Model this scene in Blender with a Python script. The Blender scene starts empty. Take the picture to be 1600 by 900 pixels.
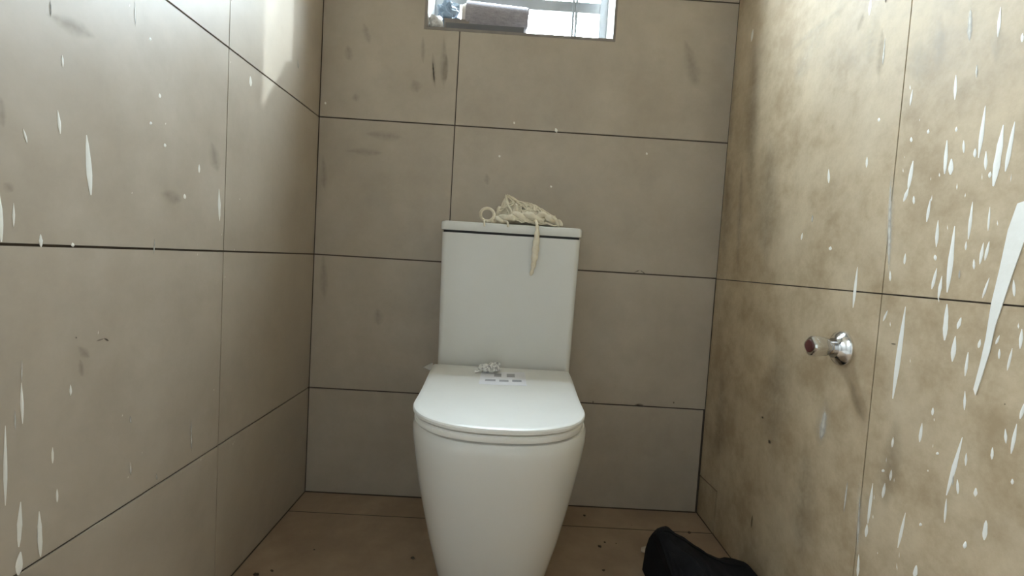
import bpy, bmesh, math, random
from mathutils import Vector, Matrix, noise
random.seed(7)
S = bpy.context.scene
COL = S.collection

# ------------------------------------------------------------------ camera
F_PX = 764.93
CAM = Vector((0.5707, -1.4578, 0.7375))
ROLL, PITCH, YAW = 0.0607, 0.0559, 0.0140
cy, sy = math.cos(YAW), math.sin(YAW)
cp, sp = math.cos(PITCH), math.sin(PITCH)
cr, sr = math.cos(ROLL), math.sin(ROLL)
FW = Vector((sy * cp, cy * cp, -sp))
r0 = Vector((cy, -sy, 0.0))
u0 = r0.cross(FW)
RT = cr * r0 + sr * u0
UP = -sr * r0 + cr * u0
cam_d = bpy.data.cameras.new('camera')
cam_d.sensor_fit = 'HORIZONTAL'
cam_d.sensor_width = 36.0
cam_d.lens = F_PX / 1600.0 * 36.0
cam_d.clip_start = 0.02
cam = bpy.data.objects.new('camera', cam_d)
COL.objects.link(cam)
cam.matrix_world = Matrix(((RT.x, UP.x, -FW.x, CAM.x), (RT.y, UP.y, -FW.y, CAM.y), (RT.z, UP.z, -FW.z, CAM.z), (0, 0, 0, 1)))
S.camera = cam

def at(ax, v, x, y):
    """photo pixel -> point on the plane where coordinate ax equals v"""
    d = FW + RT * ((x - 800) / F_PX) + UP * ((450 - y) / F_PX)
    return CAM + d * ((v - CAM[ax]) / d[ax])

# ------------------------------------------------------------------ sky, exposure
W_ = bpy.data.worlds.new('sky'); S.world = W_
W_.use_nodes = True
nt = W_.node_tree
bg = nt.nodes['Background']
bg.inputs[0].default_value = (0.79, 0.895, 1.0, 1)
SKY = 88.0
bg.inputs[1].default_value = SKY
S.view_settings.view_transform = 'Standard'
S.view_settings.look = 'None'
S.view_settings.gamma = 1.0
S.view_settings.use_curve_mapping = False
S.view_settings.exposure = 0.0

WX = 1.2                      # room width; left wall X=0, back wall Y=0
WIN = (0.302, 0.838, 1.398, 2.03)   # clear opening x0 x1 z0 z1
WT = 0.17                     # outer wall thickness
FRONT = -1.85
CEIL = 2.45

def portal(name, loc, rot, sx, sy_):
    l = bpy.data.lights.new(name, 'AREA'); l.shape = 'RECTANGLE'; l.size = sx; l.size_y = sy_
    l.cycles.is_portal = True
    o = bpy.data.objects.new(name, l); COL.objects.link(o)
    o.location = loc; o.rotation_euler = rot
    return o
sun_l = bpy.data.lights.new('hazy_sun', 'SUN'); sun_l.energy = 3.8; sun_l.angle = math.radians(1.2); sun_l.color = (0.86, 0.94, 1.0)
sun = bpy.data.objects.new('hazy_sun', sun_l); COL.objects.link(sun); sun.location = (3, 2, 3)
sun.rotation_euler = Vector((-1.62, -1.0, -1.20)).to_track_quat('-Z', 'Y').to_euler()

portal('window_daylight', ((WIN[0] + WIN[1]) / 2, WT + 0.01, (WIN[2] + WIN[3]) / 2), (-math.pi / 2, 0, 0), WIN[1] - WIN[0], WIN[3] - WIN[2])

# ------------------------------------------------------------------ materials
def new_mat(name):
    m = bpy.data.materials.new(name); m.use_nodes = True
    n = m.node_tree.nodes; l = m.node_tree.links
    return m, n, l, n['Principled BSDF']

def simple(name, col, rough=0.5, metal=0.0, coat=0.0, spec=0.5):
    m, n, l, b = new_mat(name)
    b.inputs['Base Color'].default_value = (*col, 1)
    b.inputs['Roughness'].default_value = rough
    b.inputs['Metallic'].default_value = metal
    b.inputs['Coat Weight'].default_value = coat
    b.inputs['Specular IOR Level'].default_value = spec
    return m

def noisy(name, c0, c1, scale=6.0, rough=(0.35, 0.55), bump=0.05, bscale=90.0, detail=6.0, stretch=(1, 1, 1), c2=None, vary=0.0, spec=0.5, pos=(0.3, 0.7), nr=0.6):
    m, n, l, b = new_mat(name)
    tc = n.new('ShaderNodeTexCoord')
    mp = n.new('ShaderNodeMapping'); mp.inputs['Scale'].default_value = stretch
    l.new(tc.outputs['Object'], mp.inputs[0])
    t = n.new('ShaderNodeTexNoise'); t.inputs['Scale'].default_value = scale; t.inputs['Detail'].default_value = detail; t.inputs['Roughness'].default_value = nr
    l.new(mp.outputs[0], t.inputs['Vector'])
    r = n.new('ShaderNodeValToRGB')
    r.color_ramp.elements[0].position = pos[0]; r.color_ramp.elements[0].color = (*c0, 1)
    r.color_ramp.elements[1].position = pos[1]; r.color_ramp.elements[1].color = (*c1, 1)
    l.new(t.outputs[0], r.inputs[0])
    out = r.outputs[0]
    if c2:
        t2 = n.new('ShaderNodeTexNoise'); t2.inputs['Scale'].default_value = scale * 0.45; t2.inputs['Detail'].default_value = 8; t2.inputs['Roughness'].default_value = 0.7
        l.new(mp.outputs[0], t2.inputs['Vector'])
        r2 = n.new('ShaderNodeValToRGB'); r2.color_ramp.elements[0].position = 0.5; r2.color_ramp.elements[1].position = 0.72
        r2.color_ramp.elements[1].color = (0.55, 0.55, 0.55, 1)
        l.new(t2.outputs[0], r2.inputs[0])
        mx = n.new('ShaderNodeMix'); mx.data_type = 'RGBA'
        l.new(r2.outputs[0], mx.inputs[0]); l.new(out, mx.inputs[6]); mx.inputs[7].default_value = (*c2, 1)
        out = mx.outputs[2]
    if vary:
        oi = n.new('ShaderNodeObjectInfo')
        mr = n.new('ShaderNodeMapRange'); mr.inputs[3].default_value = 1 - vary; mr.inputs[4].default_value = 1 + vary
        l.new(oi.outputs['Random'], mr.inputs[0])
        hs = n.new('ShaderNodeHueSaturation'); l.new(mr.outputs[0], hs.inputs['Value']); l.new(out, hs.inputs['Color'])
        out = hs.outputs[0]
    l.new(out, b.inputs['Base Color'])
    mr2 = n.new('ShaderNodeMapRange'); mr2.inputs[3].default_value = rough[0]; mr2.inputs[4].default_value = rough[1]
    mr2.inputs[1].default_value = 0.3; mr2.inputs[2].default_value = 0.7
    l.new(t.outputs[0], mr2.inputs[0]); l.new(mr2.outputs[0], b.inputs['Roughness'])
    b.inputs['Specular IOR Level'].default_value = spec
    if bump:
        t3 = n.new('ShaderNodeTexNoise'); t3.inputs['Scale'].default_value = bscale; t3.inputs['Detail'].default_value = 3
        l.new(tc.outputs['Object'], t3.inputs['Vector'])
        bp = n.new('ShaderNodeBump'); bp.inputs['Strength'].default_value = bump; bp.inputs['Distance'].default_value = 0.002
        l.new(t3.outputs[0], bp.inputs['Height']); l.new(bp.outputs[0], b.inputs['Normal'])
    return m

M = {}
M['tile'] = noisy('beige_porcelain_tile', (0.395, 0.335, 0.262), (0.485, 0.42, 0.335), 5.0, (0.38, 0.50), 0.04, 60, c2=(0.325, 0.265, 0.20), vary=0.025, spec=0.6, nr=0.68)
M['tile_right'] = noisy('stone_look_tile', (0.36, 0.27, 0.165), (0.54, 0.435, 0.295), 9.0, (0.48, 0.66), 0.12, 45, detail=9, c2=(0.57, 0.475, 0.345), vary=0.02, spec=0.3, pos=(0.36, 0.64), nr=0.72)
M['tile_floor'] = noisy('floor_tile', (0.26, 0.175, 0.11), (0.42, 0.31, 0.205), 6.0, (0.35, 0.6), 0.08, 60, detail=9, c2=(0.24, 0.15, 0.10), vary=0.03)
M['grout'] = noisy('dark_grout', (0.06, 0.045, 0.035), (0.10, 0.08, 0.06), 30, (0.8, 0.95), 0.1, 200)
M['plaster'] = noisy('white_plaster', (0.66, 0.65, 0.62), (0.72, 0.71, 0.68), 8, (0.7, 0.9), 0.15, 120)
M['paint'] = noisy('white_paint_drop', (0.80, 0.78, 0.71), (0.86, 0.84, 0.78), 40, (0.4, 0.6), 0.1, 300)
M['paint_thin'] = noisy('thin_paint_film', (0.62, 0.58, 0.51), (0.70, 0.67, 0.60), 40, (0.4, 0.6), 0.1, 300)
M['stain'] = noisy('dark_smear', (0.16, 0.13, 0.11), (0.24, 0.20, 0.17), 40, (0.6, 0.8), 0.1, 300)
M['smudge_shade'] = noisy('brown_smudge_shade', (0.38, 0.34, 0.29), (0.44, 0.39, 0.33), 40, (0.5, 0.7), 0.05, 300)
M['ceramic'] = noisy('white_ceramic', (0.70, 0.69, 0.65), (0.73, 0.72, 0.68), 3, (0.09, 0.13), 0.0)
M['seat'] = noisy('white_seat_plastic', (0.76, 0.75, 0.71), (0.80, 0.79, 0.75), 9, (0.29, 0.36), 0.02, 60)
M['gap'] = simple('gap_shade', (0.015, 0.015, 0.015), 0.6)  # painted shade of the slot under the tank lid
M['chrome'] = noisy('chrome', (0.72, 0.72, 0.72), (0.80, 0.80, 0.80), 20, (0.10, 0.2), 0.0)
M['chrome'].node_tree.nodes['Principled BSDF'].inputs['Metallic'].default_value = 1.0
M['red'] = noisy('red_cap', (0.055, 0.014, 0.011), (0.09, 0.02, 0.016), 30, (0.4, 0.6), 0.0)
M['gauze'] = noisy('cream_gauze', (0.70, 0.61, 0.45), (0.86, 0.80, 0.66), 60, (0.85, 0.95), 0.5, 500)
M['black'] = noisy('black_fabric', (0.006, 0.006, 0.007), (0.014, 0.014, 0.016), 30, (0.8, 0.95), 0.4, 400, spec=0.15)
M['alu'] = noisy('grey_aluminium', (0.42, 0.44, 0.46), (0.50, 0.52, 0.54), 12, (0.35, 0.5), 0.0)
M['alu'].node_tree.nodes['Principled BSDF'].inputs['Metallic'].default_value = 0.7
M['mesh_roll'] = noisy('mauve_mesh', (0.27, 0.25, 0.27), (0.40, 0.37, 0.40), 70, (0.8, 0.9), 0.4, 200, stretch=(1, 1, 3))
M['mesh_core'] = noisy('pale_core', (0.62, 0.55, 0.52), (0.74, 0.68, 0.64), 60, (0.8, 0.9), 0.3, 200)
M['batten'] = noisy('dark_batten', (0.10, 0.10, 0.11), (0.17, 0.165, 0.17), 20, (0.6, 0.8), 0.1, 100, stretch=(0.2, 1, 1))
M['trim'] = noisy('window_edge_trim', (0.20, 0.175, 0.155), (0.28, 0.25, 0.22), 20, (0.5, 0.7), 0.05, 100)
M['box'] = noisy('brown_card', (0.22, 0.19, 0.17), (0.32, 0.28, 0.25), 20, (0.7, 0.9), 0.1, 100)
M['bluebag'] = noisy('blue_grey_plastic', (0.10, 0.14, 0.19), (0.24, 0.30, 0.36), 25, (0.2, 0.4), 0.2, 60)
M['lump'] = noisy('speckled_plaster', (0.40, 0.36, 0.33), (0.88, 0.86, 0.82), 70, (0.8, 0.95), 0.6, 150)
M['label'] = noisy('white_label', (0.80, 0.80, 0.84), (0.86, 0.86, 0.89), 20, (0.3, 0.4), 0.0)
M['print'] = simple('grey_print', (0.38, 0.38, 0.41), 0.5)
M['scrap'] = noisy('pale_scrap', (0.42, 0.36, 0.29), (0.58, 0.52, 0.44), 40, (0.6, 0.8), 0.1, 200)
M['grit'] = noisy('dark_grit', (0.05, 0.035, 0.025), (0.12, 0.09, 0.06), 60, (0.8, 0.95), 0.1, 200)
M['earth'] = noisy('pale_earth', (0.30, 0.26, 0.21), (0.40, 0.35, 0.29), 2, (0.9, 1.0), 0.2, 20)

m, n, l, b = new_mat('window_glass')
n.remove(b)
tr = n.new('ShaderNodeBsdfTransparent'); tr.inputs[0].default_value = (0.93, 0.96, 0.96, 1)
gl = n.new('ShaderNodeBsdfGlossy'); gl.inputs['Roughness'].default_value = 0.03
mx = n.new('ShaderNodeMixShader'); mx.inputs[0].default_value = 0.06
l.new(tr.outputs[0], mx.inputs[1]); l.new(gl.outputs[0], mx.inputs[2]); l.new(mx.outputs[0], n['Material Output'].inputs[0])
M['glass'] = m

m, n, l, b = new_mat('clear_film')
n.remove(b)
tr = n.new('ShaderNodeBsdfTransparent'); tr.inputs[0].default_value = (0.95, 0.95, 0.94, 1)
pb = n.new('ShaderNodeBsdfPrincipled'); pb.inputs['Base Color'].default_value = (0.85, 0.85, 0.83, 1); pb.inputs['Roughness'].default_value = 0.12
mx = n.new('ShaderNodeMixShader'); mx.inputs[0].default_value = 0.45
l.new(tr.outputs[0], mx.inputs[1]); l.new(pb.outputs[0], mx.inputs[2]); l.new(mx.outputs[0], n['Material Output'].inputs[0])
M['film'] = m
M['packet'] = noisy('crinkled_packet', (0.40, 0.39, 0.38), (0.82, 0.81, 0.78), 150, (0.2, 0.4), 0.3, 300, pos=(0.42, 0.55))

def soft(name, col, op):
    m, n, l, b = new_mat(name)
    b.inputs['Base Color'].default_value = (*col, 1); b.inputs['Roughness'].default_value = 0.7; b.inputs['Specular IOR Level'].default_value = 0.05
    at_ = n.new('ShaderNodeAttribute'); at_.attribute_name = 'cover'
    tc = n.new('ShaderNodeTexCoord'); t = n.new('ShaderNodeTexNoise'); t.inputs['Scale'].default_value = 90; t.inputs['Detail'].default_value = 5
    l.new(tc.outputs['Object'], t.inputs['Vector'])
    mu = n.new('ShaderNodeMath'); mu.operation = 'MULTIPLY'; l.new(at_.outputs['Fac'], mu.inputs[0]); l.new(t.outputs[0], mu.inputs[1])
    m2 = n.new('ShaderNodeMath'); m2.operation = 'MULTIPLY'; m2.use_clamp = True; l.new(mu.outputs[0], m2.inputs[0]); m2.inputs[1].default_value = op * 2
    l.new(m2.outputs[0], b.inputs['Alpha'])
    return m
M['paint_thin'] = soft('thin_paint_film', (0.80, 0.78, 0.72), 0.75)
M['smudge_shade'] = soft('brown_smudge_shade', (0.22, 0.175, 0.125), 0.2)  # brown smudges, also used for the valve's painted shadow
M['stain'] = soft('dark_smear', (0.07, 0.055, 0.04), 0.8)
M['haze'] = soft('dusty_grout_haze', (0.72, 0.65, 0.54), 0.24)

# ------------------------------------------------------------------ mesh helpers
def obj(name, verts, faces, mat, parent=None, smooth=False, sharp=None):
    off = parent.matrix_world.translation if False else (Vector(parent.location) if parent and parent.type == 'EMPTY' else Vector())
    if parent and parent.get('_off'): off = Vector(parent['_off'])
    me = bpy.data.meshes.new(name)
    me.from_pydata([tuple(Vector(v) - off) for v in verts], [], faces)
    bm = bmesh.new(); bm.from_mesh(me); bmesh.ops.recalc_face_normals(bm, faces=bm.faces); bm.to_mesh(me); bm.free()
    me.materials.append(M[mat])
    o = bpy.data.objects.new(name, me); COL.objects.link(o)
    if smooth:
        me.polygons.foreach_set('use_smooth', [len(p.vertices) <= 8 for p in me.polygons])
        if sharp: me.set_sharp_from_angle(angle=math.radians(sharp))
    if parent: o.parent = parent
    return o

OFFS = {}
def thing(name, loc, label, cat, group=None):
    o = bpy.data.objects.new(name, None); COL.objects.link(o); o.location = loc
    o.empty_display_size = 0.05
    o['label'] = label; o['category'] = cat
    if group: o['group'] = group
    return o

def part(name, g, mat, parent, base, smooth=False, sharp=None):
    """mesh g=(verts,faces) in world coordinates; base is the thing's empty location"""
    v, f = g
    o = obj(name, [Vector(p) - Vector(base) for p in v], f, mat, None, smooth, sharp)
    o.parent = parent
    return o

def tag(o, label, cat, group=None):
    o['label'] = label; o['category'] = cat
    if group: o['group'] = group
    return o

def struct(o, label=None):
    o['kind'] = 'structure'
    if label: o['label'] = label; o['category'] = label.split('|')[-1] if '|' in label else 'setting'
    return o

def box(x0, x1, y0, y1, z0, z1):
    v = [(x, y, z) for x in (x0, x1) for y in (y0, y1) for z in (z0, z1)]
    return v, [(0, 1, 3, 2), (4, 6, 7, 5), (0, 4, 5, 1), (2, 3, 7, 6), (0, 2, 6, 4), (1, 5, 7, 3)]

def join(*gs):
    V, Fc = [], []
    for v, f in gs:
        k = len(V); V += list(v); Fc += [tuple(i + k for i in q) for q in f]
    return V, Fc

def prism(outline, fn, d0, d1):
    """outline: 2D polygon; fn(u,v,d)->world; extruded from depth d0 to d1"""
    k = len(outline)
    v = [fn(a, b_, d0) for a, b_ in outline] + [fn(a, b_, d1) for a, b_ in outline]
    f = [tuple(range(k)), tuple(range(2 * k - 1, k - 1, -1))] + [(i, (i + 1) % k, (i + 1) % k + k, i + k) for i in range(k)]
    return v, f

def loft(rings, cap=True, closed=True):
    k = len(rings[0]); v = [p for r in rings for p in r]; f = []
    for a in range(len(rings) - 1):
        for i in range(k if closed else k - 1):
            j = (i + 1) % k
            f.append((a * k + i, a * k + j, (a + 1) * k + j, (a + 1) * k + i))
    if cap:
        f.append(tuple(range(k))); f.append(tuple(range((len(rings) - 1) * k, len(rings) * k)))
    return v, f

def tube(path, rad, seg=7, closed=False):
    pts = [Vector(p) for p in path]; rings = []
    nrm = Vector((0.3, 0.2, 1)).normalized()
    N = len(pts)
    for i, p in enumerate(pts):
        t = (pts[(i + 1) % N] - pts[i - 1]) if closed else (pts[min(i + 1, N - 1)] - pts[max(i - 1, 0)])
        t.normalize()
        nrm = (nrm - t * nrm.dot(t)); nrm = nrm.normalized() if nrm.length > 1e-5 else t.orthogonal().normalized()
        bn = t.cross(nrm)
        r = rad[i] if isinstance(rad, (list, tuple)) else rad
        rings.append([p + (nrm * math.cos(2 * math.pi * s / seg) + bn * math.sin(2 * math.pi * s / seg)) * r for s in range(seg)])
    if closed: rings.append(rings[0])
    return loft(rings, cap=not closed)

def smooth_path(pts, n=8):
    pts = [Vector(p) for p in pts]; out = []
    for i in range(len(pts) - 1):
        p0, p1, p2, p3 = pts[max(i - 1, 0)], pts[i], pts[i + 1], pts[min(i + 2, len(pts) - 1)]
        for k in range(n):
            t = k / n
            out.append(0.5 * ((2 * p1) + (p2 - p0) * t + (2 * p0 - 5 * p1 + 4 * p2 - p3) * t * t + (3 * p1 - p0 - 3 * p2 + p3) * t ** 3))
    out.append(pts[-1]); return out

def blob(c, sx, sy_, sz, amp=0.25, freq=30, seed=0, nu=20, nv=12, floor=None):
    v, f = [], []
    for j in range(nv + 1):
        th = math.pi * j / nv
        for i in range(nu):
            ph = 2 * math.pi * i / nu
            d = Vector((math.sin(th) * math.cos(ph), math.sin(th) * math.sin(ph), math.cos(th)))
            q = Vector((d.x * sx, d.y * sy_, d.z * sz))
            k = 1 + amp * noise.noise(q * freq + Vector((seed, seed * 2, 0))) * 1.6
            p = Vector(c) + q * k
            if floor is not None: p.z = max(p.z, floor)
            v.append(p)
    for j in range(nv):
        for i in range(nu):
            f.append((j * nu + i, j * nu + (i + 1) % nu, (j + 1) * nu + (i + 1) % nu, (j + 1) * nu + i))
    return v, f

# ------------------------------------------------------------------ room shell
TD = 0.003                                        # tile depth
def fnB(a, c, d): return (a, d, c)                # back wall: a=x, c=z, d into the wall
def fnL(a, c, d): return (-d, -a, c)              # left wall: a=distance from the back corner
def fnR(a, c, d): return (WX + d, -a, c)
def fnF(a, c, d): return (a, -c, -d)              # floor: a=x, c=distance from back wall

def rect(a0, a1, c0, c1, g=0.0015, gh=0.0017):
    return [(a0 + g, c0 + gh), (a1 - g, c0 + gh), (a1 - g, c1 - gh), (a0 + g, c1 - gh)]

def tile(outline, fn, mat, parent):
    v, f = prism(outline, fn, 0.0, TD)
    return obj('tile', v, f, mat, parent)

x0, x1, z0, z1 = WIN
hx0, hx1, hz0, hz1 = 0.293, 0.846, 1.390, 2.04    # edge of the cut tiles round the window
g = join(box(-0.12, hx0, TD, WT, -0.1, CEIL), box(hx1, WX + 0.12, TD, WT, -0.1, CEIL), box(hx0, hx1, TD, WT, -0.1, hz0), box(hx0, hx1, TD, WT, hz1, CEIL))
wb = obj('wall_back', *g, 'grout'); struct(wb)
DY0, DY1, DZ = -1.80, -1.05, 2.05                 # unseen doorway added in the left wall to let in fill light
wl = obj('wall_left', *join(box(-0.12, -TD, DY1, TD, -0.1, CEIL), box(-0.12, -TD, FRONT - 0.12, DY0, -0.1, CEIL), box(-0.12, -TD, DY0, DY1, DZ, CEIL)), 'grout'); struct(wl)
wr = obj('wall_right', *box(WX + TD, WX + 0.12, FRONT - 0.12, TD, -0.1, CEIL), 'grout'); struct(wr)
fl = obj('floor', *box(-TD, WX + TD, FRONT, TD, -0.1, -0.0008), 'grout'); struct(fl)
ce = obj('ceiling', *box(-0.12, WX + 0.12, FRONT - 0.12, WT, CEIL, CEIL + 0.12), 'plaster'); struct(ce)

H = [0.0, 0.321, 0.721, 1.121, 1.521, 1.921, 2.321, CEIL]
BX = 0.3954
for i in range(len(H) - 1):
    a, c = H[i], H[i + 1]
    e = 0.0015
    xr = WX - (0.006 if i == 0 else 0.0025 if i == 1 else 0.0012)
    gh = 0.002
    lo, hi = a + gh, c - gh
    if i < 3 or i > 4:
        if i == 6 or hi < hz0:
            tile([(0.002, lo), (BX - e, lo), (BX - e, hi), (0.002, hi)], fnB, 'tile', wb)
            tile([(BX + e, lo), (xr, lo), (xr, hi), (BX + e, hi)], fnB, 'tile', wb)
        else:   # row crossing the head of the window
            lo2 = max(lo, hz1)
            tile([(0.002, lo), (hx0, lo), (hx0, lo2), (BX - e, lo2), (BX - e, hi), (0.002, hi)], fnB, 'tile', wb)
            tile([(BX + e, lo2), (hx1, lo2), (hx1, lo), (xr, lo), (xr, hi), (BX + e, hi)], fnB, 'tile', wb)
    elif i == 3:
        tile([(0.002, lo), (BX - e, lo), (BX - e, hz0), (hx0, hz0), (hx0, hi), (0.002, hi)], fnB, 'tile', wb)
        tile([(BX + e, lo), (xr, lo), (xr, hi), (hx1, hi), (hx1, hz0), (BX + e, hz0)], fnB, 'tile', wb)
    else:
        tile([(0.002, lo), (hx0, lo), (hx0, hi), (0.002, hi)], fnB, 'tile', wb)
        tile([(hx1, lo), (xr, lo), (xr, hi), (hx1, hi)], fnB, 'tile', wb)

LJ = [0.0, 0.4631, -DY1]
for i in range(len(H) - 1):
    for j in range(2):
        tile(rect(LJ[j] + (0.001 if j == 0 else 0), LJ[j + 1], H[i], H[i + 1], 0.0012, 0.0018), fnL, 'tile', wl)

RJ = [0.0, 0.648, 1.248, -FRONT]
RH = [0.0, 0.7195, 1.92, CEIL]
for i in range(3):
    for j in range(3):
        if i == 0 and j == 0:
            tile([(0.1215, 0.001), (RJ[1] - 0.0012, 0.001), (RJ[1] - 0.0012, RH[1] - 0.0012), (0.0005, RH[1] - 0.0012), (0.0005, 0.1190), (0.1215, 0.1260)], fnR, 'tile_right', wr)
            tile([(0.0005, 0.001), (0.1175, 0.001), (0.1175, 0.1215), (0.0005, 0.1150)], fnR, 'tile_right', wr)
        else:
            tile(rect(RJ[j], RJ[j + 1], RH[i], RH[i + 1], 0.0011, 0.0012), fnR, 'tile_right', wr)

FX = [0.0, 0.58, WX]
FY = [0.0, 0.1160, 0.7155, 1.3155, -FRONT]
for i in range(len(FY) - 1):
    for j in range(2):
        v, f = prism(rect(FX[j] + (0.0015 if j == 0 else 0), FX[j + 1] - (0.0015 if j == 1 else 0), FY[i] + (0.002 if i == 0 else 0), FY[i + 1], 0.0012, 0.0024), fnF, 0.0, 0.0008)
        obj('tile', v, f, 'tile_floor', fl)

# front wall behind the camera, and an unseen passage added for fill light, open to the sky
struct(obj('wall_front', *box(-0.12, WX + 0.12, FRONT - 0.12, FRONT, 0, CEIL), 'plaster'))
PX0, PY0, PY1 = -1.45, -1.95, -0.95
struct(obj('wall_added_passage_back', *box(PX0, -0.12, PY1, PY1 + 0.12, 0, CEIL), 'plaster'))
struct(obj('wall_added_passage_front', *box(PX0, -0.12, PY0 - 0.12, PY0, 0, CEIL), 'plaster'))
struct(obj('wall_added_passage_end', *box(PX0 - 0.12, PX0, PY0 - 0.12, PY1 + 0.12, 0, CEIL), 'plaster'))
struct(obj('floor_added_passage', *box(PX0, -TD, PY0, PY1, -0.1, -0.002), 'plaster'))
SK = (-1.30, -0.76, -1.63, -1.27)                 # opening in the added passage ceiling, source of the fill light
g = join(box(PX0 - 0.12, SK[0], PY0 - 0.12, PY1 + 0.12, CEIL, CEIL + 0.12), box(SK[1], -0.12, PY0 - 0.12, PY1 + 0.12, CEIL, CEIL + 0.12),
         box(SK[0], SK[1], PY0 - 0.12, SK[2], CEIL, CEIL + 0.12), box(SK[0], SK[1], SK[3], PY1 + 0.12, CEIL, CEIL + 0.12))
struct(obj('ceiling_added_passage', *g, 'plaster'))
portal('added_passage_fill', ((SK[0] + SK[1]) / 2, (SK[2] + SK[3]) / 2, CEIL + 0.125), (0, 0, 0), SK[1] - SK[0], SK[3] - SK[2])  # sky portal over the added passage opening
struct(obj('ground', [(-40, -40, -0.12), (40, -40, -0.12), (40, 40, -0.12), (-40, 40, -0.12)], [(0, 1, 2, 3)], 'earth'))

# ------------------------------------------------------------------ window
w1 = bpy.data.objects.new('window_1', None); COL.objects.link(w1)
WB = Vector(((x0 + x1) / 2, 0.0, z0)); w1.location = WB; w1['kind'] = 'structure'
def wp(name, g, mat, parent=None, sm=False): return part(name, g, mat, w1, WB, sm)
for g_ in (box(hx0 - 0.001, x0 - 0.0015, -0.0015, 0.008, hz0 - 0.001, hz1 + 0.001), box(x1 + 0.0015, hx1 + 0.001, -0.0015, 0.008, hz0 - 0.001, hz1 + 0.001), box(x0 - 0.0015, x1 + 0.0015, -0.0015, 0.008, hz0 - 0.001, z0 - 0.0015), box(x0 - 0.0015, x1 + 0.0015, -0.0015, 0.008, z1 + 0.0015, hz1 + 0.001)):
    wp('edge_trim', g_, 'trim')
wp('reveal', box(hx0 + 0.001, x0, 0.0085, WT, hz0 + 0.001, hz1 - 0.001), 'plaster')
wp('reveal', box(x1, hx1 - 0.001, 0.0085, WT, hz0 + 0.001, hz1 - 0.001), 'plaster')
wp('reveal', box(x0, x1, 0.0085, WT, z1, hz1 - 0.001), 'plaster')
wp('sill', box(x0, x1, 0.0085, WT, hz0 + 0.001, z0), 'plaster')
fy0, fy1 = 0.11, 0.15
wp('frame_stile', box(x0, x0 + 0.030, fy0, fy1, z0, z1), 'alu')
wp('frame_stile', box(x1 - 0.024, x1, fy0, fy1, z0, z1), 'alu')
wp('frame_rail', box(x0 + 0.030, x1 - 0.024, fy0, fy1, z0, z0 + 0.03), 'alu')
wp('frame_rail', box(x0 + 0.030, x1 - 0.024, fy0, fy1, z1 - 0.03, z1), 'alu')
wp('transom', box(x0 + 0.030, x1 - 0.024, fy0 + 0.002, fy1 - 0.002, 1.520, 1.552), 'alu')
for mx0 in (0.7275, 0.7375):
    wp('mullion', box(mx0, mx0 + 0.007, fy0 - 0.004, fy0 + 0.012, z0 + 0.03, z1 - 0.03), 'alu')
for (a, b_) in ((x0 + 0.03, 0.7285), (0.7445, x1 - 0.024)):
    for (c, d) in ((z0 + 0.03, 1.520), (1.552, z1 - 0.03)):
        wp('pane', box(a, b_, fy0 + 0.018, fy0 + 0.022, c, d), 'glass')

# things lying on the window sill
bt = obj('batten', *box(0.352, 0.580, 0.006, 0.022, z0, z0 + 0.017), 'batten')
tag(bt, 'dark narrow batten along the inner edge of the window sill', 'batten')
bx_ = thing('card_box', (0.385, 0.055, z0), 'small brown cardboard box on the window sill beside the mesh roll', 'box')
part('body', box(0.345, 0.418, 0.028, 0.085, z0, z0 + 0.036), 'box', bx_, bx_.location)
part('flap', box(0.344, 0.419, 0.027, 0.058, z0 + 0.036, z0 + 0.0385), 'box', bx_, bx_.location)

# rolled mesh
rb = Vector((0.50, 0.062, z0))
rl = thing('mesh_roll', rb, 'rolled grey mauve woven mesh resting on the window sill', 'roll')
A = Vector((0.405, 0.060, z0 + 0.058)); B = Vector((0.588, 0.066, z0 + 0.052))
ax = (B - A).normalized(); n1 = Vector((0, 1, 0)); n1 = (n1 - ax * n1.dot(ax)).normalized(); n2 = ax.cross(n1)
def roll_ring(p, r, k=28): return [p + (n1 * math.cos(2 * math.pi * i / k) * 0.8 + n2 * math.sin(2 * math.pi * i / k)) * r * (1 + 0.04 * math.sin(3 * 2 * math.pi * i / k)) for i in range(k)]
rings = []
for i in range(25):
    t = i / 24
    rings.append(roll_ring(A.lerp(B, t), 0.0475 + (0.0016 if i % 2 else 0)))
part('mesh_layer', loft(rings), 'mesh_roll', rl, rb, True, 50)
part('core', loft([roll_ring(A - ax * 0.010, 0.030), roll_ring(A - ax * 0.012, 0.036), roll_ring(A + ax * 0.002, 0.043)]), 'mesh_core', rl, rb, True, 40)
# flap end of the mesh hanging at the outer end
part('loose_edge', tube([B + n1 * -0.038 + n2 * (-0.03 + 0.06 * k / 6) for k in range(7)], 0.003, 6), 'mesh_roll', rl, rb, True)

bl = obj('plastic_bag', *blob((0.350, 0.085, z0 + 0.075), 0.030, 0.028, 0.036, 0.5, 60, 3, 22, 14), 'bluebag', None, False)
tag(bl, 'crumpled blue grey plastic bag behind the box on the window sill', 'bag')
pl = obj('plaster_lump', *blob((0.322, 0.020, z0 + 0.018), 0.020, 0.016, 0.022, 0.5, 90, 9, 20, 12, floor=z0), 'lump', None, True)
tag(pl, 'speckled white plaster lump in the corner of the window sill', 'plaster')

# ------------------------------------------------------------------ toilet
TX = 0.576
tb = Vector((TX, -0.35, 0.0))
toi = thing('toilet', tb, 'white one piece ceramic toilet with closed lid and tall tank', 'toilet')
def tp(name, g, mat, sm=True, sharp=35): return part(name, g, mat, toi, tb, sm, sharp)

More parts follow.
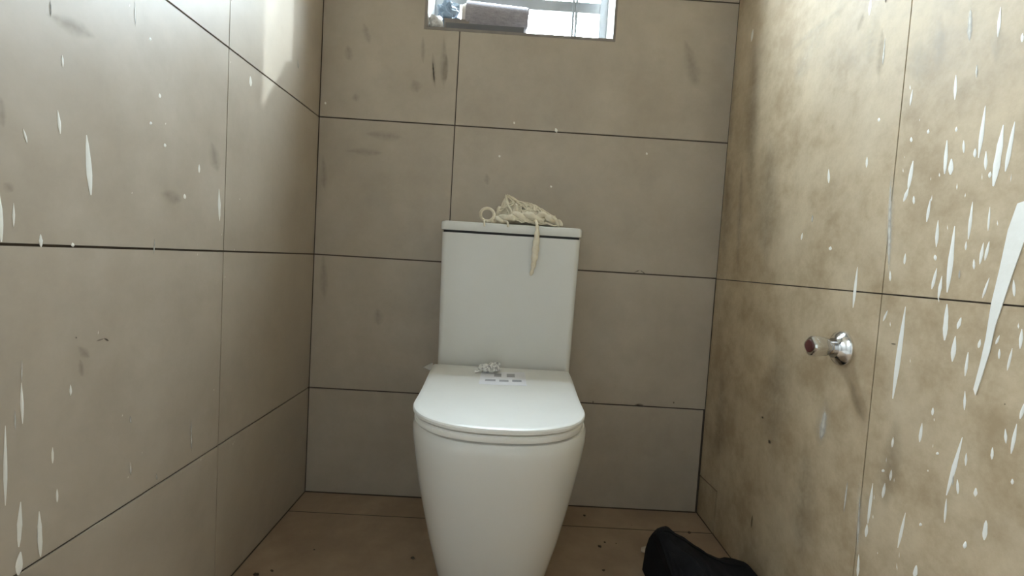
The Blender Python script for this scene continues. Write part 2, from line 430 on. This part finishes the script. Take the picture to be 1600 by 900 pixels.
def dshape(w_back, w_mid, yb, yf, k=40, rc=0.012, xc=TX, ym=None):
    """D outline seen from above: square at the back (yb), rounded at the front (yf)"""
    ym = ym if ym is not None else yf + w_mid * 0.86
    pts = []
    # left side back -> mid, front curve, right side mid -> back
    for i in range(9):
        t = i / 8; s = t * t * (3 - 2 * t)
        pts.append((xc - (w_back + (w_mid - w_back) * s), yb + (ym - yb) * t))
    for i in range(1, k):
        a = math.pi * i / k
        c, s = math.cos(a), math.sin(a)
        e = 2 / 2.35
        pts.append((xc - w_mid * math.copysign(abs(c) ** e, c), ym - (ym - yf) * abs(s) ** e))
    for i in range(8, -1, -1):
        t = i / 8; s = t * t * (3 - 2 * t)
        pts.append((xc + (w_back + (w_mid - w_back) * s), yb + (ym - yb) * t))
    return pts

# pedestal / bowl
prof = [(0.0, 0.100, -0.500), (0.004, 0.104, -0.505), (0.05, 0.1125, -0.528), (0.10, 0.1220, -0.550), (0.17, 0.1365, -0.579), (0.24, 0.1490, -0.605),
        (0.31, 0.1595, -0.630), (0.37, 0.1665, -0.650), (0.405, 0.1695, -0.660), (0.420, 0.1690, -0.6605), (0.428, 0.1660, -0.657), (0.431, 0.1610, -0.652), (0.431, 0.10, -0.59)]
rings = []
for z, w, yf in prof:
    wb_ = max(w, 0.1) * 0.98 + (0.012 if z > 0.3 else 0.004)
    rings.append([(x, y, z) for x, y in dshape(wb_, w, -0.004, yf, ym=yf + max(w, 0.1) * 1.02)])
tp('bowl', loft(rings), 'ceramic')

def rrect(xa, xb, ya, yb, r, k=6):
    pts = []
    for cx, cy_, a0 in ((xa + r, ya + r, math.pi), (xb - r, ya + r, 1.5 * math.pi), (xb - r, yb - r, 0), (xa + r, yb - r, 0.5 * math.pi)):
        for i in range(k + 1):
            a = a0 + 0.5 * math.pi * i / k
            pts.append((cx + r * math.cos(a), cy_ + r * math.sin(a)))
    return pts
# tank: slightly narrower and further forward towards the bottom
rings = []
for i in range(13):
    t = i / 12; z = 0.40 + (0.8005 - 0.40) * t
    hw = 0.1735 + 0.0055 * t
    yf = -0.186 - 0.012 * t
    rings.append([(x, y, z) for x, y in rrect(TX + 0.003 - hw, TX + 0.003 + hw, yf, -0.005, 0.014)])
tp('tank', loft(rings), 'ceramic')
tp('tank_gap_shade', loft([[(x, y, z) for x, y in rrect(TX + 0.003 - 0.176, TX + 0.003 + 0.176, -0.195, -0.008, 0.012)] for z in (0.8005, 0.8065)]), 'gap')  # black strip standing in for the shade between tank and lid
rings = []
for z, d in ((0.8065, 0.001), (0.808, 0.0), (0.823, 0.0), (0.8275, 0.0015), (0.8295, 0.005), (0.830, 0.010)):
    rings.append([(x, y, z) for x, y in rrect(TX + 0.003 - 0.1815 + d, TX + 0.003 + 0.1815 - d, -0.2025 + d, -0.004 - d, 0.013)])
tp('tank_lid', loft(rings), 'ceramic')
# round flush button set in the tank lid
rings = [[(TX - 0.06 + r * math.cos(a * math.pi / 16), -0.10 + r * math.sin(a * math.pi / 16), z) for a in range(32)] for r, z in ((0.024, 0.830), (0.024, 0.832), (0.022, 0.8335))]
tp('flush_button', loft(rings), 'chrome')

LX = 0.5735
def slab(prof_, wb_, wm, yb, yf):
    return loft([[(x, y, z) for x, y in dshape(wb_ - d, wm - d, yb - d, yf + d, xc=LX, ym=yf + 0.150)] for z, d in prof_])
tp('seat', slab([(0.4325, 0.008), (0.434, 0.003), (0.437, 0.0015), (0.444, 0.0015), (0.4465, 0.004)], 0.1735, 0.1625, -0.215, -0.6655), 'seat')
tp('seat_lid', slab([(0.4475, 0.007), (0.449, 0.003), (0.4515, 0.0005), (0.456, 0.0), (0.4585, 0.0015), (0.460, 0.005), (0.4604, 0.011)], 0.1755, 0.1640, -0.202, -0.668), 'seat')
for hx in (-0.075, 0.075):
    tp('hinge', loft([[(LX + hx + s, -0.209 + 0.008 * math.cos(a * math.pi / 8), 0.447 + 0.008 * math.sin(a * math.pi / 8)) for a in range(16)] for s in (-0.02, 0.02)]), 'seat')
# printed care label stuck on the lid
zl = 0.46045
p4 = [at(2, zl, *q) for q in ((752, 581), (820, 582), (823, 603), (748, 600))]
st = tp('sticker', prism([(p.x, p.y) for p in p4], lambda a, c, d: (a, c, zl + d), 0.0, 0.0004), 'label', False)
def q4(u, v): return p4[0].lerp(p4[1], u).lerp(p4[3].lerp(p4[2], u), v)
for (u0_, u1_, v0, v1) in ((0.30, 0.46, 0.16, 0.40), (0.58, 0.76, 0.16, 0.42), (0.12, 0.34, 0.62, 0.76), (0.42, 0.62, 0.64, 0.78), (0.70, 0.90, 0.62, 0.76)):
    ps = [q4(u0_, v0), q4(u1_, v0), q4(u1_, v1), q4(u0_, v1)]
    o = part('printed_block', prism([(p.x, p.y) for p in ps], lambda a, c, d: (a, c, zl + 0.0004 + d), 0.0, 0.00015), 'print', toi, tb)
    o.parent = st
# bits of the clear protective film still on the seat
def film(name, pix, ax_, v, thick):
    ps = [at(ax_, v, *q) for q in pix]
    nn = (ps[1] - ps[0]).cross(ps[2] - ps[0]).normalized() * thick
    k = len(ps)
    vv = ps + [p + nn for p in ps]
    ff = [tuple(range(k)), tuple(range(2 * k - 1, k - 1, -1))] + [(i, (i + 1) % k, (i + 1) % k + k, i + k) for i in range(k)]
    return tp(name, (vv, ff), 'film', False)
film('protective_film', [(661, 574), (676, 566), (679, 579), (671, 578)], 2, 0.4590, 0.0006)


# crumpled packet on the lid
pb_ = at(2, 0.461, 764, 583)
pk = thing('fittings_packet', pb_, 'small crumpled silvery packet lying on the toilet lid by the printed label', 'packet')
part('bag', blob(pb_ + Vector((0, 0.004, 0.010)), 0.024, 0.016, 0.0095, 0.55, 110, 5, 22, 12, floor=0.4609), 'packet', pk, pb_, False)
part('bag_top', blob(pb_ + Vector((0.012, 0.022, 0.016)), 0.013, 0.010, 0.006, 0.6, 160, 8, 16, 10), 'packet', pk, pb_, False)
part('twisted_end', tube([pb_ + Vector((-0.020, 0.0, 0.007)), pb_ + Vector((-0.028, -0.004, 0.004)), pb_ + Vector((-0.034, -0.003, 0.003))], [0.005, 0.003, 0.004], 8), 'packet', pk, pb_, False)

# ------------------------------------------------------------------ gauze bundle on the tank lid
TZ = 0.830
gb = Vector((0.595, -0.12, TZ))
gz = thing('gauze_bundle', gb, 'tangled cream gauze cloth bundle with loop and hanging tail on toilet tank', 'cloth')
rnd = random.Random(4)
def mound(x):            # height of the pile along X
    pts = [(0.505, 0.012), (0.53, 0.045), (0.562, 0.080), (0.59, 0.060), (0.625, 0.055), (0.66, 0.040), (0.69, 0.028), (0.705, 0.010)]
    for (a, h), (b_, k) in zip(pts, pts[1:]):
        if a <= x <= b_: return h + (k - h) * (x - a) / (b_ - a)
    return 0.006
rings = []
nx = 46
for i in range(nx + 1):
    x = 0.535 + (0.70 - 0.535) * i / nx
    h = mound(x) * (0.82 + 0.20 * noise.noise(Vector((x * 45, 0, 2)))); hw = 0.045 * (0.45 + 0.55 * math.sin(math.pi * i / nx)); ring = []
    for j in range(24):
        a = 2 * math.pi * j / 24
        q = Vector((x * 60, math.cos(a) * 2.2, math.sin(a) * 2.2))
        k = 1 + 0.42 * noise.noise(q) + 0.22 * noise.noise(q * 2.7)
        y = -0.125 + math.cos(a) * hw * k
        z = TZ + 0.001 + max(0.0, (0.5 + 0.5 * math.sin(a)) * h * k)
        ring.append((x + 0.006 * noise.noise(q * 1.7), y, z))
    rings.append(ring)
part('bunched_cloth', loft(rings), 'gauze', gz, gb, True)
gs = []
for s in range(70):
    x = rnd.uniform(0.545, 0.63); y = rnd.uniform(-0.175, -0.09); pth = []
    ang = rnd.uniform(-0.6, 0.6)
    for k in range(7):
        base = mound(min(max(x, 0.506), 0.704)) * max(0.1, 1 - ((y + 0.125) / 0.055) ** 2)
        pth.append((x, y, TZ + 0.004 + base + rnd.uniform(-0.003, 0.006)))
        ang += rnd.uniform(-0.9, 0.9)
        x += 0.017 * math.cos(ang); y += 0.012 * math.sin(ang)
        x = min(max(x, 0.540), 0.70); y = min(max(y, -0.183), -0.07)
    gs.append(tube(smooth_path(pth, 5), rnd.uniform(0.0009, 0.0024), 5))
st_ = part('loose_yarn', join(*gs), 'gauze', gz, gb, True); st_['kind'] = 'stuff'
# twisted rope of gauze along the front, two plies
core = smooth_path([(0.524, -0.172, TZ + 0.008), (0.540, -0.176, TZ + 0.011), (0.565, -0.178, TZ + 0.016), (0.595, -0.174, TZ + 0.024), (0.630, -0.176, TZ + 0.022), (0.665, -0.172, TZ + 0.024), (0.690, -0.165, TZ + 0.018), (0.702, -0.160, TZ + 0.008)], 10)
for ph in (0, math.pi):
    N = len(core)
    path = [p + Vector((0, math.cos(i * 0.30 + ph + noise.noise(Vector((i * 0.2, ph, 0)))), math.sin(i * 0.30 + ph))) * (0.004 + 0.004 * i / N) + noise.noise_vector(Vector((i * 0.17, ph * 3, 4))) * 0.005 for i, p in enumerate(core)]
    part('twisted_ply', tube(path, [(0.0040 + 0.0045 * math.sin(math.pi * min(1, i / N))) * (1 + 0.45 * noise.noise(Vector((i * 0.35, ph, 9)))) for i in range(N)], 8), 'gauze', gz, gb, True)
# loop standing at the left end
lc = Vector((0.513, -0.176, TZ + 0.0225))
path = [lc + Vector((0.0175 * math.cos(t), 0.004 * math.sin(2 * t), 0.0165 * math.sin(t))) for t in [2 * math.pi * i / 30 for i in range(30)]]
part('loop', tube(path, 0.0040, 8, closed=True), 'gauze', gz, gb, True)
path = smooth_path([(0.508, -0.178, TZ + 0.006), (0.505, -0.19, TZ + 0.005), (0.507, -0.2035, TZ + 0.002), (0.509, -0.207, TZ - 0.010)], 6)
part('thread', tube(path, 0.0022, 6), 'gauze', gz, gb, True)
path = smooth_path([(0.556, -0.178, TZ + 0.010), (0.562, -0.192, TZ + 0.007), (0.567, -0.2035, TZ + 0.003), (0.569, -0.207, TZ - 0.008)], 6)
part('thread', tube(path, 0.0028, 6), 'gauze', gz, gb, True)
# tail hanging over the front edge of the tank
path = smooth_path([(0.635, -0.170, TZ + 0.020), (0.639, -0.188, TZ + 0.012), (0.6415, -0.204, TZ + 0.004), (0.643, -0.2105, TZ - 0.010), (0.643, -0.2115, TZ - 0.035), (0.642, -0.2115, TZ - 0.06), (0.6405, -0.2105, TZ - 0.085), (0.638, -0.2075, TZ - 0.11), (0.634, -0.204, TZ - 0.128)], 6)
N = len(path)
rad = []
for i in range(N):
    t = i / (N - 1)
    rad.append(0.0042 + (0.0045 * max(0, math.sin(math.pi * (t - 0.35) / 0.55)) if 0.35 < t < 0.9 else 0) + 0.0008 * math.sin(i * 1.3))
rad[-1] = 0.0015; rad[-2] = 0.003
part('tail', tube(path, rad, 8), 'gauze', gz, gb, True)
part('folded_end', tube(smooth_path([(0.694, -0.150, TZ + 0.004), (0.700, -0.166, TZ + 0.018), (0.706, -0.172, TZ + 0.012), (0.707, -0.176, TZ + 0.004)], 6), 0.0045, 8), 'gauze', gz, gb, True)

# ------------------------------------------------------------------ stop valve on the right wall
VC = Vector((WX, -0.566, 0.6125))
va = thing('stop_valve', VC, 'chrome stop valve with round flange and red tipped handle on right wall', 'valve')
def lathe_x(prof_, seg=28, sq=0.0, cz=0.0, cyy=0.0):
    rings = []
    for d, r in prof_:
        ring = []
        for i in range(seg):
            a = 2 * math.pi * i / seg
            k = 1 + sq * math.cos(4 * a)
            ring.append((WX - d, VC.y + cyy + r * k * math.cos(a), VC.z + cz + r * k * math.sin(a)))
        rings.append(ring)
    return loft(rings)
part('flange', lathe_x([(0.0, 0.032), (0.003, 0.0325), (0.006, 0.031), (0.010, 0.025), (0.015, 0.020), (0.018, 0.018)]), 'chrome', va, VC, True, 40)
part('stem', lathe_x([(0.017, 0.0125), (0.024, 0.0125), (0.026, 0.010), (0.032, 0.010)]), 'chrome', va, VC, True, 40)
hd = part('handle', lathe_x([(0.026, 0.0125), (0.029, 0.0150), (0.050, 0.0175), (0.058, 0.0175), (0.061, 0.0155)], 28, 0.09, 0.001), 'chrome', va, VC, True, 35)
cpn = part('handle_cap', lathe_x([(0.061, 0.0115), (0.063, 0.0110), (0.064, 0.008)], 28, 0.05, 0.001), 'red', va, VC, True, 35)
cpn.parent = hd; cpn['label'] = 'dull red end cap'

# ------------------------------------------------------------------ black cloth bag on the floor
pts = [(0.948, 0.138), (0.958, 0.146), (0.973, 0.145), (1.010, 0.126), (1.045, 0.106), (1.080, 0.088), (1.107, 0.077), (1.135, 0.073), (1.159, 0.071), (1.185, 0.058), (1.192, 0.030)]
def hb(x):
    for (a, h), (b_, k) in zip(pts, pts[1:]):
        if a <= x <= b_: return h + (k - h) * (x - a) / (b_ - a)
    return pts[-1][1]
rings = []
NX = 40
for i in range(NX + 1):
    x = 0.948 + (1.192 - 0.948) * i / NX
    h = hb(x); ring = []
    e = 0.40 + 0.60 * math.sin(math.pi * (0.06 + 0.80 * i / NX)) + 0.10 * noise.noise(Vector((i * 0.25, 3, 1)))
    for j in range(25):
        t = j / 24
        y = -0.30 + (-0.62 + 0.30) * t
        ridge = -0.38
        u = (y - ridge) / (0.08 if y > ridge else -0.24)
        z = h * max(0.0, 1 - abs(u) ** 2.4) ** 0.7
        z *= 1 + 0.10 * noise.noise(Vector((x * 16, y * 22, 0.3))) * min(1, abs(u) * 1.5) + 0.025 * noise.noise(Vector((x * 70, y * 50, 1.3)))
        xx = x + (0.010 * noise.noise(Vector((y * 30, z * 40, 5))) if i < NX - 2 else 0)
        yy = y if y > ridge else ridge + (y - ridge) * e
        z *= 1 + 0.30 * noise.noise(Vector((x * 30 + y * 14, y * 9, 7))) * max(0, min(1, (abs(u) - 0.25) * 2))
        if y < ridge and i < 14: xx += 0.045 * min(1, abs(u)) * (1 - i / 14)
        ring.append((min(xx, 1.196), yy, max(0.001, z)))
    ring.append((x, -0.38 - 0.24 * e, 0.0)); ring.append((x, -0.30, 0.0))
    rings.append(ring)
bg_b = Vector((1.07, -0.45, 0.0))
bgo = thing('cloth_bag', bg_b, 'black crumpled fabric bag slumped on the floor against right wall', 'bag')
part('fabric', loft(rings), 'black', bgo, bg_b, True)
seam = [(x, -0.383, hb(x) + 0.001) for x in [0.952 + 0.02 * k for k in range(12)]]
part('seam', tube(smooth_path(seam, 4), 0.0018, 6), 'black', bgo, bg_b, True)

# scraps and grit on the floor
c = at(2, 0.0, 1010, 861)
o = obj('paper_scrap', *prism([(c.x - 0.018, c.y - 0.012), (c.x + 0.004, c.y - 0.018), (c.x + 0.024, c.y - 0.002), (c.x + 0.010, c.y + 0.016), (c.x - 0.012, c.y + 0.008)], lambda a, b_, d: (a, b_, d + 0.004 * math.sin(a * 90) ** 2), 0.0, 0.003), 'scrap')
tag(o, 'pale torn scrap of paper on the floor beside the black bag', 'scrap')
grits = []
for (px_, py_, s) in ((937, 855, 0.005), (943, 892, 0.004), (1077, 833, 0.005), (945, 848, 0.003), (645, 873, 0.005), (913, 806, 0.004), (491, 859, 0.002), (425, 893, 0.004), (400, 899, 0.006)):
    p = at(2, 0.0, px_, py_)
    grits.append(blob((p.x, p.y, s * 0.4), s, s * 0.8, s * 0.5, 0.5, 300, px_, 8, 5, floor=0.0))
for k in range(40):
    x, y = random.uniform(0.05, 1.15), random.uniform(-1.4, -0.02)
    s = random.uniform(0.0008, 0.002)
    grits.append(blob((x, y, s * 0.4), s, s * 0.8, s * 0.5, 0.5, 300, k, 6, 4, floor=0.0))
o = obj('floor_grit', *join(*grits), 'grit'); tag(o, 'scattered dark crumbs of grit on the tiled floor', 'grit'); o['kind'] = 'stuff'

# ------------------------------------------------------------------ paint splashes and marks on the tiles
def wall_fn(side):
    if side == 'L': return 0, 0.0, Vector((1, 0, 0)), wl
    if side == 'R': return 0, WX, Vector((-1, 0, 0)), wr
    return 1, 0.0, Vector((0, -1, 0)), wb

def blade(side, xa, ya, xb, yb, w, seed=0):
    """thin raised run of paint between two photo pixels lying on a wall, widest below the middle"""
    ax_, v, nn, par = wall_fn(side)
    a, b_ = at(ax_, v, xa, ya), at(ax_, v, xb, yb)
    # width in metres from the pixel width across the run
    dx, dy = xb - xa, yb - ya
    L = math.hypot(dx, dy) or 1
    m0, m1 = at(ax_, v, (xa + xb) / 2 - dy / L * w / 2, (ya + yb) / 2 + dx / L * w / 2), at(ax_, v, (xa + xb) / 2 + dy / L * w / 2, (ya + yb) / 2 - dx / L * w / 2)
    side_v = (m1 - m0) / 2
    K = 7; left, right, mid = [], [], []
    for i in range(K):
        t = i / (K - 1)
        p = a.lerp(b_, t)
        s = (math.sin(math.pi * (0.04 + 0.92 * t)) ** 0.75) * (0.75 + 0.5 * t if t < 0.75 else 1.1) * (1 + 0.25 * noise.noise(Vector((seed * 3.1, t * 5, 0))))
        left.append(p - side_v * s); right.append(p + side_v * s); mid.append(p + nn * 0.0008 * s)
    V = left + mid + right
    Fc = []
    for i in range(K - 1):
        Fc += [(i, i + 1, K + i + 1, K + i), (K + i, K + i + 1, 2 * K + i + 1, 2 * K + i)]
    lift = nn * 0.0002
    return [p + lift for p in V], Fc, par

def runs(side, name, mat, lst):
    for k, (xa, ya, xb, yb, w) in enumerate(lst):
        V, Fc, par = blade(side, xa, ya, xb, yb, w, k)
        o = obj(name, V, Fc, mat, par, True)
        if mat in ('paint_thin', 'smudge_shade', 'stain', 'haze'):
            at_ = o.data.attributes.new('cover', 'FLOAT', 'POINT')
            for i in range(len(V)):
                c_ = 1.0 if 7 <= i < 14 else 0.0
                j = i % 7
                at_.data[i].value = c_ * (0.0 if j in (0, 6) else 0.8 if j in (1, 5) else 1.0)

runs('L', 'paint_drip', 'paint', [(97, 86, 98, 105, 4), (90, 172, 94, 209, 5), (135, 211, 142, 305, 9), (36, 201, 42, 223, 4), (234, 58, 235, 64, 3.5), (249, 146, 250, 153, 4), (257, 224, 258, 230, 4),
    (311, 257, 311, 270, 3), (391, 119, 392, 135, 4), (-2, 300, 2, 378, 9), (21, 317, 21, 354, 4), (63, 366, 64, 386, 6), (113, 379, 114, 386, 5), (342, 295, 343, 345, 4), (288, 303, 289, 311, 4),
    (110, 601, 110, 618, 4), (33, 598, 35, 662, 5), (82, 699, 82, 724, 4), (89, 764, 89, 785, 4), (32, 784, 29, 855, 8), (61, 799, 63, 870, 8), (32, 862, 28, 899, 11), (8, 665, 8, 790, 6), (235, 190, 236, 195, 4)])
runs('L', 'paint_drip', 'paint_thin', [(241, 372, 240, 398, 3), (34, 560, 33, 600, 3), (23, 639, 23, 674, 4), (298, 654, 299, 708, 4), (203, 721, 204, 744, 4), (244, 739, 245, 751, 4), (203, 649, 204, 662, 4), (210, -2, 211, 43, 4), (465, 92, 466, 108, 3)])
runs('L', 'dark_mark', 'stain', [(150, 533, 162, 529, 3), (161, 528, 170, 533, 4), (118, 526, 119, 529, 4), (78, -2, 79, 28, 3)])
runs('B', 'dark_mark', 'stain', [(676, 95, 679, 131, 3.5), (990, 632, 1006, 633, 5), (925, 628, 928, 628, 4), (1051, 629, 1054, 629, 4), (990, 426, 1000, 422, 2), (1000, 422, 1008, 428, 2.5)])
runs('B', 'smudge_shade', 'smudge_shade', [(661, 55, 661, 100, 9), (694, 55, 693, 140, 14), (698, 85, 696, 130, 9), (676, 80, 680, 140, 10), (646, 124, 652, 146, 22), (568, 35, 578, 70, 14), (543, 70, 547, 96, 16), (570, 208, 630, 216, 18), (505, 395, 507, 470, 16), (590, 480, 592, 510, 20), (540, 235, 600, 240, 14), (760, 270, 762, 290, 12), (1070, 60, 1090, 140, 26), (555, 145, 557, 160, 14), (505, 240, 507, 300, 12)])
runs('L', 'smudge_shade', 'smudge_shade', [(5, 285, 20, 300, 20), (120, 540, 140, 560, 16), (250, 300, 285, 315, 26), (330, 220, 340, 270, 20), (70, 20, 150, 60, 26), (125, 560, 128, 590, 12), (1, 150, 4, 200, 16)])
runs('R', 'smudge_shade', 'smudge_shade', [(1180, 60, 1172, 330, 26), (1205, 210, 1195, 420, 40), (1140, 240, 1130, 420, 22), (1380, 40, 1372, 130, 14), (1328, 590, 1350, 660, 16), (1215, 540, 1208, 700, 60), (1130, 560, 1122, 740, 22), (1350, 20, 1340, 50, 10), (1405, 640, 1380, 800, 40), (1260, 690, 1250, 880, 50)])  # smudges, and one mark that paints the valve's cast shadow on the tiles
runs('R', 'haze', 'haze', [(1150, 20, 1140, 240, 12), (1160, 250, 1152, 430, 10), (1235, 80, 1330, 0, 16), (1292, 620, 1280, 700, 26), (1395, 250, 1388, 430, 14), (1290, 30, 1240, 130, 30), (1440, 60, 1432, 130, 40), (1370, 20, 1355, 100, 36), (1470, 20, 1465, 110, 26), (1345, 740, 1338, 890, 14), (1560, 30, 1555, 100, 24)])
runs('B', 'paint_fleck', 'paint', [(508, 159, 509, 163, 3), (868, 200, 870, 207, 4), (803, 190, 804, 194, 3), (1010, 238, 1011, 242, 3), (780, 242, 781, 246, 3), (860, 290, 862, 293, 3)])
R_ = [(1177, 45, 1174, 65, 3), (1361, -3, 1358, 24, 4), (1494, 117, 1492, 156, 5), (1426, 140, 1422, 165, 3), (1540, 165, 1529, 247, 6), (1568, 195, 1552, 291, 11), (1586, 190, 1571, 268, 7), (1480, 219, 1476, 272, 6),
      (1487, 248, 1485, 273, 8), (1506, 219, 1506, 239, 4), (1451, 202, 1450, 209, 4), (1495, 198, 1494, 206, 4), (1424, 214, 1424, 222, 4), (1374, 184, 1373, 190, 4), (1355, 245, 1354, 262, 3.5), (1541, 236, 1540, 266, 5),
      (1564, 11, 1559, 58, 5), (1598, 52, 1597, 66, 5), (1427, 251, 1419, 296, 6), (1420, 293, 1412, 315, 5), (1428, 306, 1428, 319, 4), (1454, 311, 1448, 347, 4.5), (1466, 344, 1463, 386, 5),
      (1492, 353, 1480, 457, 8), (1520, 315, 1513, 374, 5), (1547, 323, 1544, 361, 3.5), (1340, 417, 1333, 481, 5), (1391, 423, 1391, 439, 3.5), (1415, 396, 1413, 413, 4), (1464, 419, 1456, 452, 5),
      (1472, 431, 1466, 467, 5), (1546, 434, 1535, 466, 4), (1537, 379, 1531, 413, 5), (1546, 377, 1539, 407, 5), (1584, 437, 1585, 463, 5), (1298, 385, 1297, 391, 5), (1295, 264, 1295, 286, 3.5), (1254, 364, 1252, 375, 3),
      (1522, 405, 1522, 421, 4), (1510, 377, 1509, 391, 3.5), (1461, 398, 1462, 407, 5), (1415, 479, 1395, 623, 8), (1480, 475, 1476, 532, 8), (1502, 496, 1496, 514, 6), (1387, 485, 1380, 502, 3.5), (1493, 525, 1488, 565, 7),
      (1532, 530, 1529, 544, 5), (1513, 550, 1508, 588, 5), (1582, 544, 1574, 579, 4.5), (1562, 524, 1556, 538, 4), (1597, 514, 1594, 545, 6), (1508, 611, 1507, 641, 4), (1562, 545, 1561, 561, 4), (1458, 637, 1457, 649, 4.5),
      (1441, 661, 1437, 691, 5), (1589, 662, 1580, 709, 6), (1601, 630, 1594, 655, 6), (1504, 683, 1479, 774, 7), (1396, 683, 1394, 699, 4), (1571, 670, 1572, 693, 4.5), (1479, 779, 1476, 817, 4),
      (1364, 755, 1356, 818, 5), (1355, 819, 1353, 839, 5), (1383, 755, 1379, 778, 5), (1415, 801, 1403, 856, 5), (1541, 813, 1538, 844, 8), (1510, 708, 1509, 728, 4), (1551, 699, 1550, 718, 5), (1496, 749, 1497, 772, 4.5),
      (1525, 762, 1524, 776, 6), (1432, 883, 1429, 903, 7), (1342, 866, 1340, 903, 4), (1509, 846, 1507, 857, 6), (1393, 734, 1391, 751, 4), (1438, 817, 1439, 822, 5), (1465, 706, 1465, 711, 5), (1582, 748, 1582, 757, 5), (1524, 232, 1523, 246, 5), (1548, 268, 1546, 278, 5), (1380, 733, 1380, 738, 5)]
runs('R', 'paint_drip', 'paint', R_)
runs('R', 'paint_drip', 'paint_thin', [(1325, 749, 1318, 806, 4), (1527, 99, 1526, 124, 5), (1517, 10, 1515, 68, 11), (1270, 335, 1269, 348, 4), (1500, 420, 1499, 437, 4), (1490, 740, 1489, 760, 3), (1384, 56, 1379, 104, 4), (1290, 640, 1283, 690, 14), (1344, 768, 1340, 860, 5), (1392, 275, 1389, 425, 8)])
runs('R', 'dark_mark', 'stain', [(1190, 650, 1193, 654, 4), (1201, 687, 1204, 694, 5), (1176, 803, 1174, 826, 3), (1385, -3, 1384, 5, 4), (1392, 537, 1401, 538, 3), (1570, 630, 1571, 633, 4)])
# the broad run of paint
bigp = [(1591, 318), (1576, 360), (1563, 420), (1550, 474), (1541, 530), (1532, 570), (1522, 608), (1525, 618), (1532, 598), (1547, 551), (1556, 510), (1568, 474), (1582, 432), (1600, 381), (1614, 336), (1608, 312)]
ps = [at(0, WX, *q) for q in bigp]
k = len(ps)
V = [p + Vector((-0.0002, 0, 0)) for p in ps] + [p + Vector((-0.0012, 0, 0)) for p in ps]
obj('paint_drip', V, [tuple(range(k, 2 * k))] + [(i, (i + 1) % k, (i + 1) % k + k, i + k) for i in range(k)], 'paint', wr)

# the finest flecks, too many to count
rnd = random.Random(11)
def flecks(side, n, gen):
    ax_, v, nn, par = wall_fn(side); V, Fc = [], []
    for _ in range(n):
        a, z, ln, w = gen()
        k = len(V); x = v + nn.x * 0.0003
        lean = ln * rnd.uniform(-0.25, 0.05)
        V += [(x, a, z + ln / 2), (x, a - w / 2 + lean / 2, z - ln * 0.1), (x, a + lean, z - ln / 2), (x, a + w / 2 + lean / 2, z - ln * 0.1)]
        Fc.append((k, k + 1, k + 2, k + 3))
    o = obj('paint_flecks', V, Fc, 'paint', par); o['kind'] = 'stuff'
flecks('R', 300, lambda: (-1.75 + 1.1 * rnd.random() ** 0.8, rnd.uniform(0.15, 1.9), rnd.uniform(0.002, 0.012), rnd.uniform(0.001, 0.0025)))
flecks('L', 110, lambda: (-1.75 + 1.35 * rnd.random() ** 0.9, rnd.uniform(0.2, 1.8), rnd.uniform(0.0015, 0.006), rnd.uniform(0.001, 0.002)))
